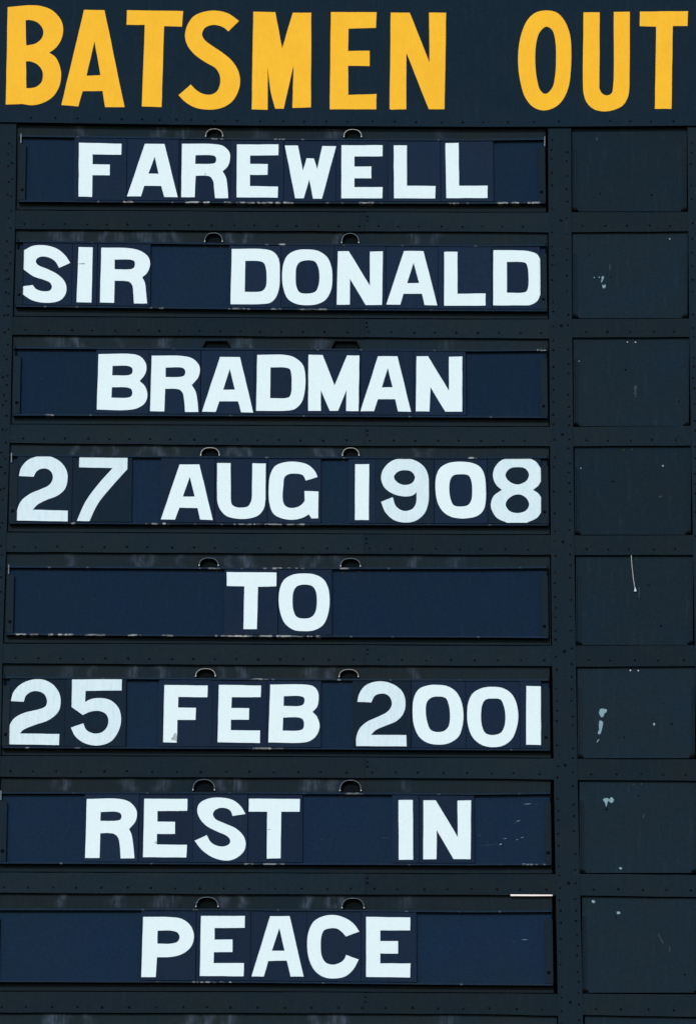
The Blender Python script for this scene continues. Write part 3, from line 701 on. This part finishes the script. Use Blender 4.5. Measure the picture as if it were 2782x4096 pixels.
  ('0', 1643, 1860, 900, [ring('1340,157 1400,165 1450,195 1485,250 1502,340 1495,420 1470,485 1410,525 1340,534 1270,520 1220,480 1190,410 1182,330 1190,240 1220,185 1280,160'), ring('1340,230 1390,240 1408,275 1418,350 1410,415 1385,445 1340,455 1295,440 1275,395 1265,330 1272,265 1300,238')], 'white zero directly after the 2 in 2001'),
  ('0', 1860, 2077, 1782, [ring('292,169 360,178 410,210 440,260 456,350 445,430 415,500 360,540 290,550 225,535 170,490 140,415 134,340 142,265 170,210 225,178'), ring('295,243 345,250 365,290 375,350 368,420 345,460 295,474 250,462 228,420 221,350 230,280 250,250')], 'white zero directly before the 1 in 2001'),
  ('1', 2077, 2163, 1782, ['507,164 598,166 599,536 506,534'], 'white digit 1 ending 2001')],
 [('R', 340, 557, 0, ['549,183 s750,182 s815,200 s855,240 s865,275 s855,325 815,373 s830,405 s842,480 849,557 762,558 s757,480 s745,425 s720,403 680,397 634,399 629,555 538,555', '636,265 s740,264 s762,275 s768,293 s760,313 s735,320 634,321'], 'white letter R starting the word REST'),
  ('E', 557, 773, 0, ['911,181 1183,182 1182,257 994,259 994,326 1105,327 1105,403 991,403 990,470 1180,472 1176,552 903,550'], 'white letter E in the word REST'),
  ('S', 773, 992, 0, ['1549,278 1468,290 s1455,258 s1425,241 s1385,240 s1355,255 s1344,280 s1360,310 s1420,338 s1490,370 s1535,415 s1550,460 s1540,510 s1500,550 s1450,570 s1395,568 s1330,545 s1270,500 1228,446 1305,411 s1330,455 s1370,478 s1415,482 s1448,465 s1452,440 s1430,415 s1370,388 s1300,350 s1258,300 s1245,250 s1260,210 s1310,182 s1390,174 s1470,190 s1520,230'], 'white letter S in the word REST'),
  ('T', 992, 1210, 900, ['150,181 472,183 470,263 354,263 350,557 263,559 266,263 149,263'], 'white letter T ending the word REST'),
  ('I', 1567, 1675, 900, ['1093,190 1183,189 1185,566 1095,567'], 'white letter I of the word IN'),
  ('N', 1675, 1895, 900, ['1250,191 1327,191 1467,424 1465,193 1550,191 1547,563 1440,562 1334,380 1332,563 1249,564'], 'white letter N of the word IN')],
 [('P', 564, 785, 0, ['904,201 s1080,203 s1150,215 s1205,260 s1224,325 s1205,390 s1150,435 s1085,453 991,456 983,581 892,581', '995,288 s1080,288 s1120,300 s1134,330 s1120,358 s1080,370 994,370'], 'white letter P starting the word PEACE'),
  ('E', 785, 1003, 0, ['1269,195 1545,195 1544,270 1354,271 1354,345 1467,344 1467,423 1350,424 1348,493 1539,493 1537,576 1261,574'], 'white letter E between P and A in PEACE'),
  ('A', 1003, 1227, 900, ['284,197 407,196 495,578 413,578 389,477 272,480 244,578 167,577', '343,272 375,415 295,415'], 'white letter A in the word PEACE'),
  ('C', 1227, 1444, 900, ['846,294 762,325 s735,295 s705,275 s665,273 s625,285 s608,320 s603,390 s610,450 s635,490 s680,503 s725,490 s750,470 763,441 842,470 s810,530 s760,575 s690,590 s620,580 s565,540 s530,470 s518,390 s525,300 s560,230 s620,197 s695,190 s770,215 s815,250'], 'white letter C in the word PEACE'),
  ('E', 1444, 1665, 900, ['889,201 1167,205 1166,286 978,286 978,354 1090,354 1090,433 978,432 978,495 1169,495 1166,584 889,580'], 'white letter E ending the word PEACE')],
]
SCUFF = {(5, 'F', 636): [[(1092, 485), (1100, 462), (1112, 460), (1117, 480), (1116, 519), (1104, 505), (1090, 508), (1078, 496)]],
         (0, 'R', 717): [[(1290, 352), (1294, 340), (1299, 332), (1302, 334), (1298, 344), (1296, 352)]],
         (6, 'E', 557): [[(976, 462), (984, 450), (992, 444), (992, 466)]],
         (6, 'T', 992): [[(268, 374), (286, 372), (286, 377), (268, 379)]],
         (1, 'I', 291): [[(494, 243), (530, 240), (540, 244), (530, 248), (494, 247)]]}
SLATE = {(3, '2'), (3, '7'), (3, '9'), (3, '8'), (5, '2'), (5, '5')}
for r, row in enumerate(ROWS):
    lt, lb = TRAYS[r][0], TRAYS[r][1]
    for ch, x0, x1, tx, cs, label in row:
        slate = (r, ch) in SLATE
        d = D_PLATE + random.uniform(-.002, .002)
        y0, y1 = lerp(lt, (x0 + x1) / 2), lerp(lb, (x0 + x1) / 2)
        a, b = x0 + random.uniform(.5, 1.4), x1 - random.uniform(.5, 1.4)
        j = [random.uniform(-.8, .8) for _ in range(2)]
        quad = [(a + j[0], lerp(lt, a) + 7 + random.uniform(0, 1.5)), (b + j[0] * .5, lerp(lt, b) + 7 + random.uniform(0, 1.5)),
                (slant(b, y1, y0) + j[0] * .5, lerp(lb, b) - 9), (slant(a, y1, y0) + j[0], lerp(lb, a) - 9)]
        plate = prism('digit_plate' if ch.isdigit() else 'letter_plate', [quad], D_BACK + .0004, d, M['slate' if slate else 'navy'])
        tag(plate, label, 'digit plate' if ch.isdigit() else 'letter plate', 'letter and digit plates in the name trays')
        prism('digit' if ch.isdigit() else 'letter', [path(c, tx, ROWY[r]) for c in cs], d - .001, d + .0009, M['digit' if slate else 'white'], plate)
        for out in SCUFF.get((r, ch, x0), []):
            prism('scuff', [[(tx + x / Z, ROWY[r] + y / Z) for x, y in out]], d, d + .0013, M['scuff'], plate)

# ------------------------------------------------------------------ cord hanging over a blank panel
pts = [(1167, 24, .0115), (1169, 45, .0125), (1172, 90, .011), (1177, 140, .009), (1183, 190, .0075), (1189, 228, .007), (1193, 246, .0065)]
c3 = [P(1782 + x / Z, 2200 + y / Z, d) for x, y, d in pts]
vs, fs, sg = [], [], 6
for i, c in enumerate(c3):
    rad = .0024
    for k in range(sg):
        a = 2 * math.pi * k / sg
        vs.append(c + Vector((math.cos(a) * rad, math.sin(a) * rad, 0)))
for i in range(len(c3) - 1):
    for k in range(sg):
        a, b = i*sg + k, i*sg + (k+1) % sg
        fs.append((a, b, b + sg, a + sg))
fs += [tuple(range(sg)), tuple(range((len(c3)-1)*sg, len(c3)*sg))]
cord = empty('hanging_cord', c3[-1])
tag(cord, 'thin pale cord with flared end hanging over the blank panel beside TO', 'cord')
mk('cord_line', vs, fs, M['cord'], cord, smooth=True)
prism('tip', [[(1782 + x / Z, 2200 + y / Z) for x, y in ((1190, 236), (1194, 236), (1202, 260), (1186, 262))]], .004, .010, M['tip'], cord)

for o in bpy.data.objects:
    if '_w' in o: del o['_w']
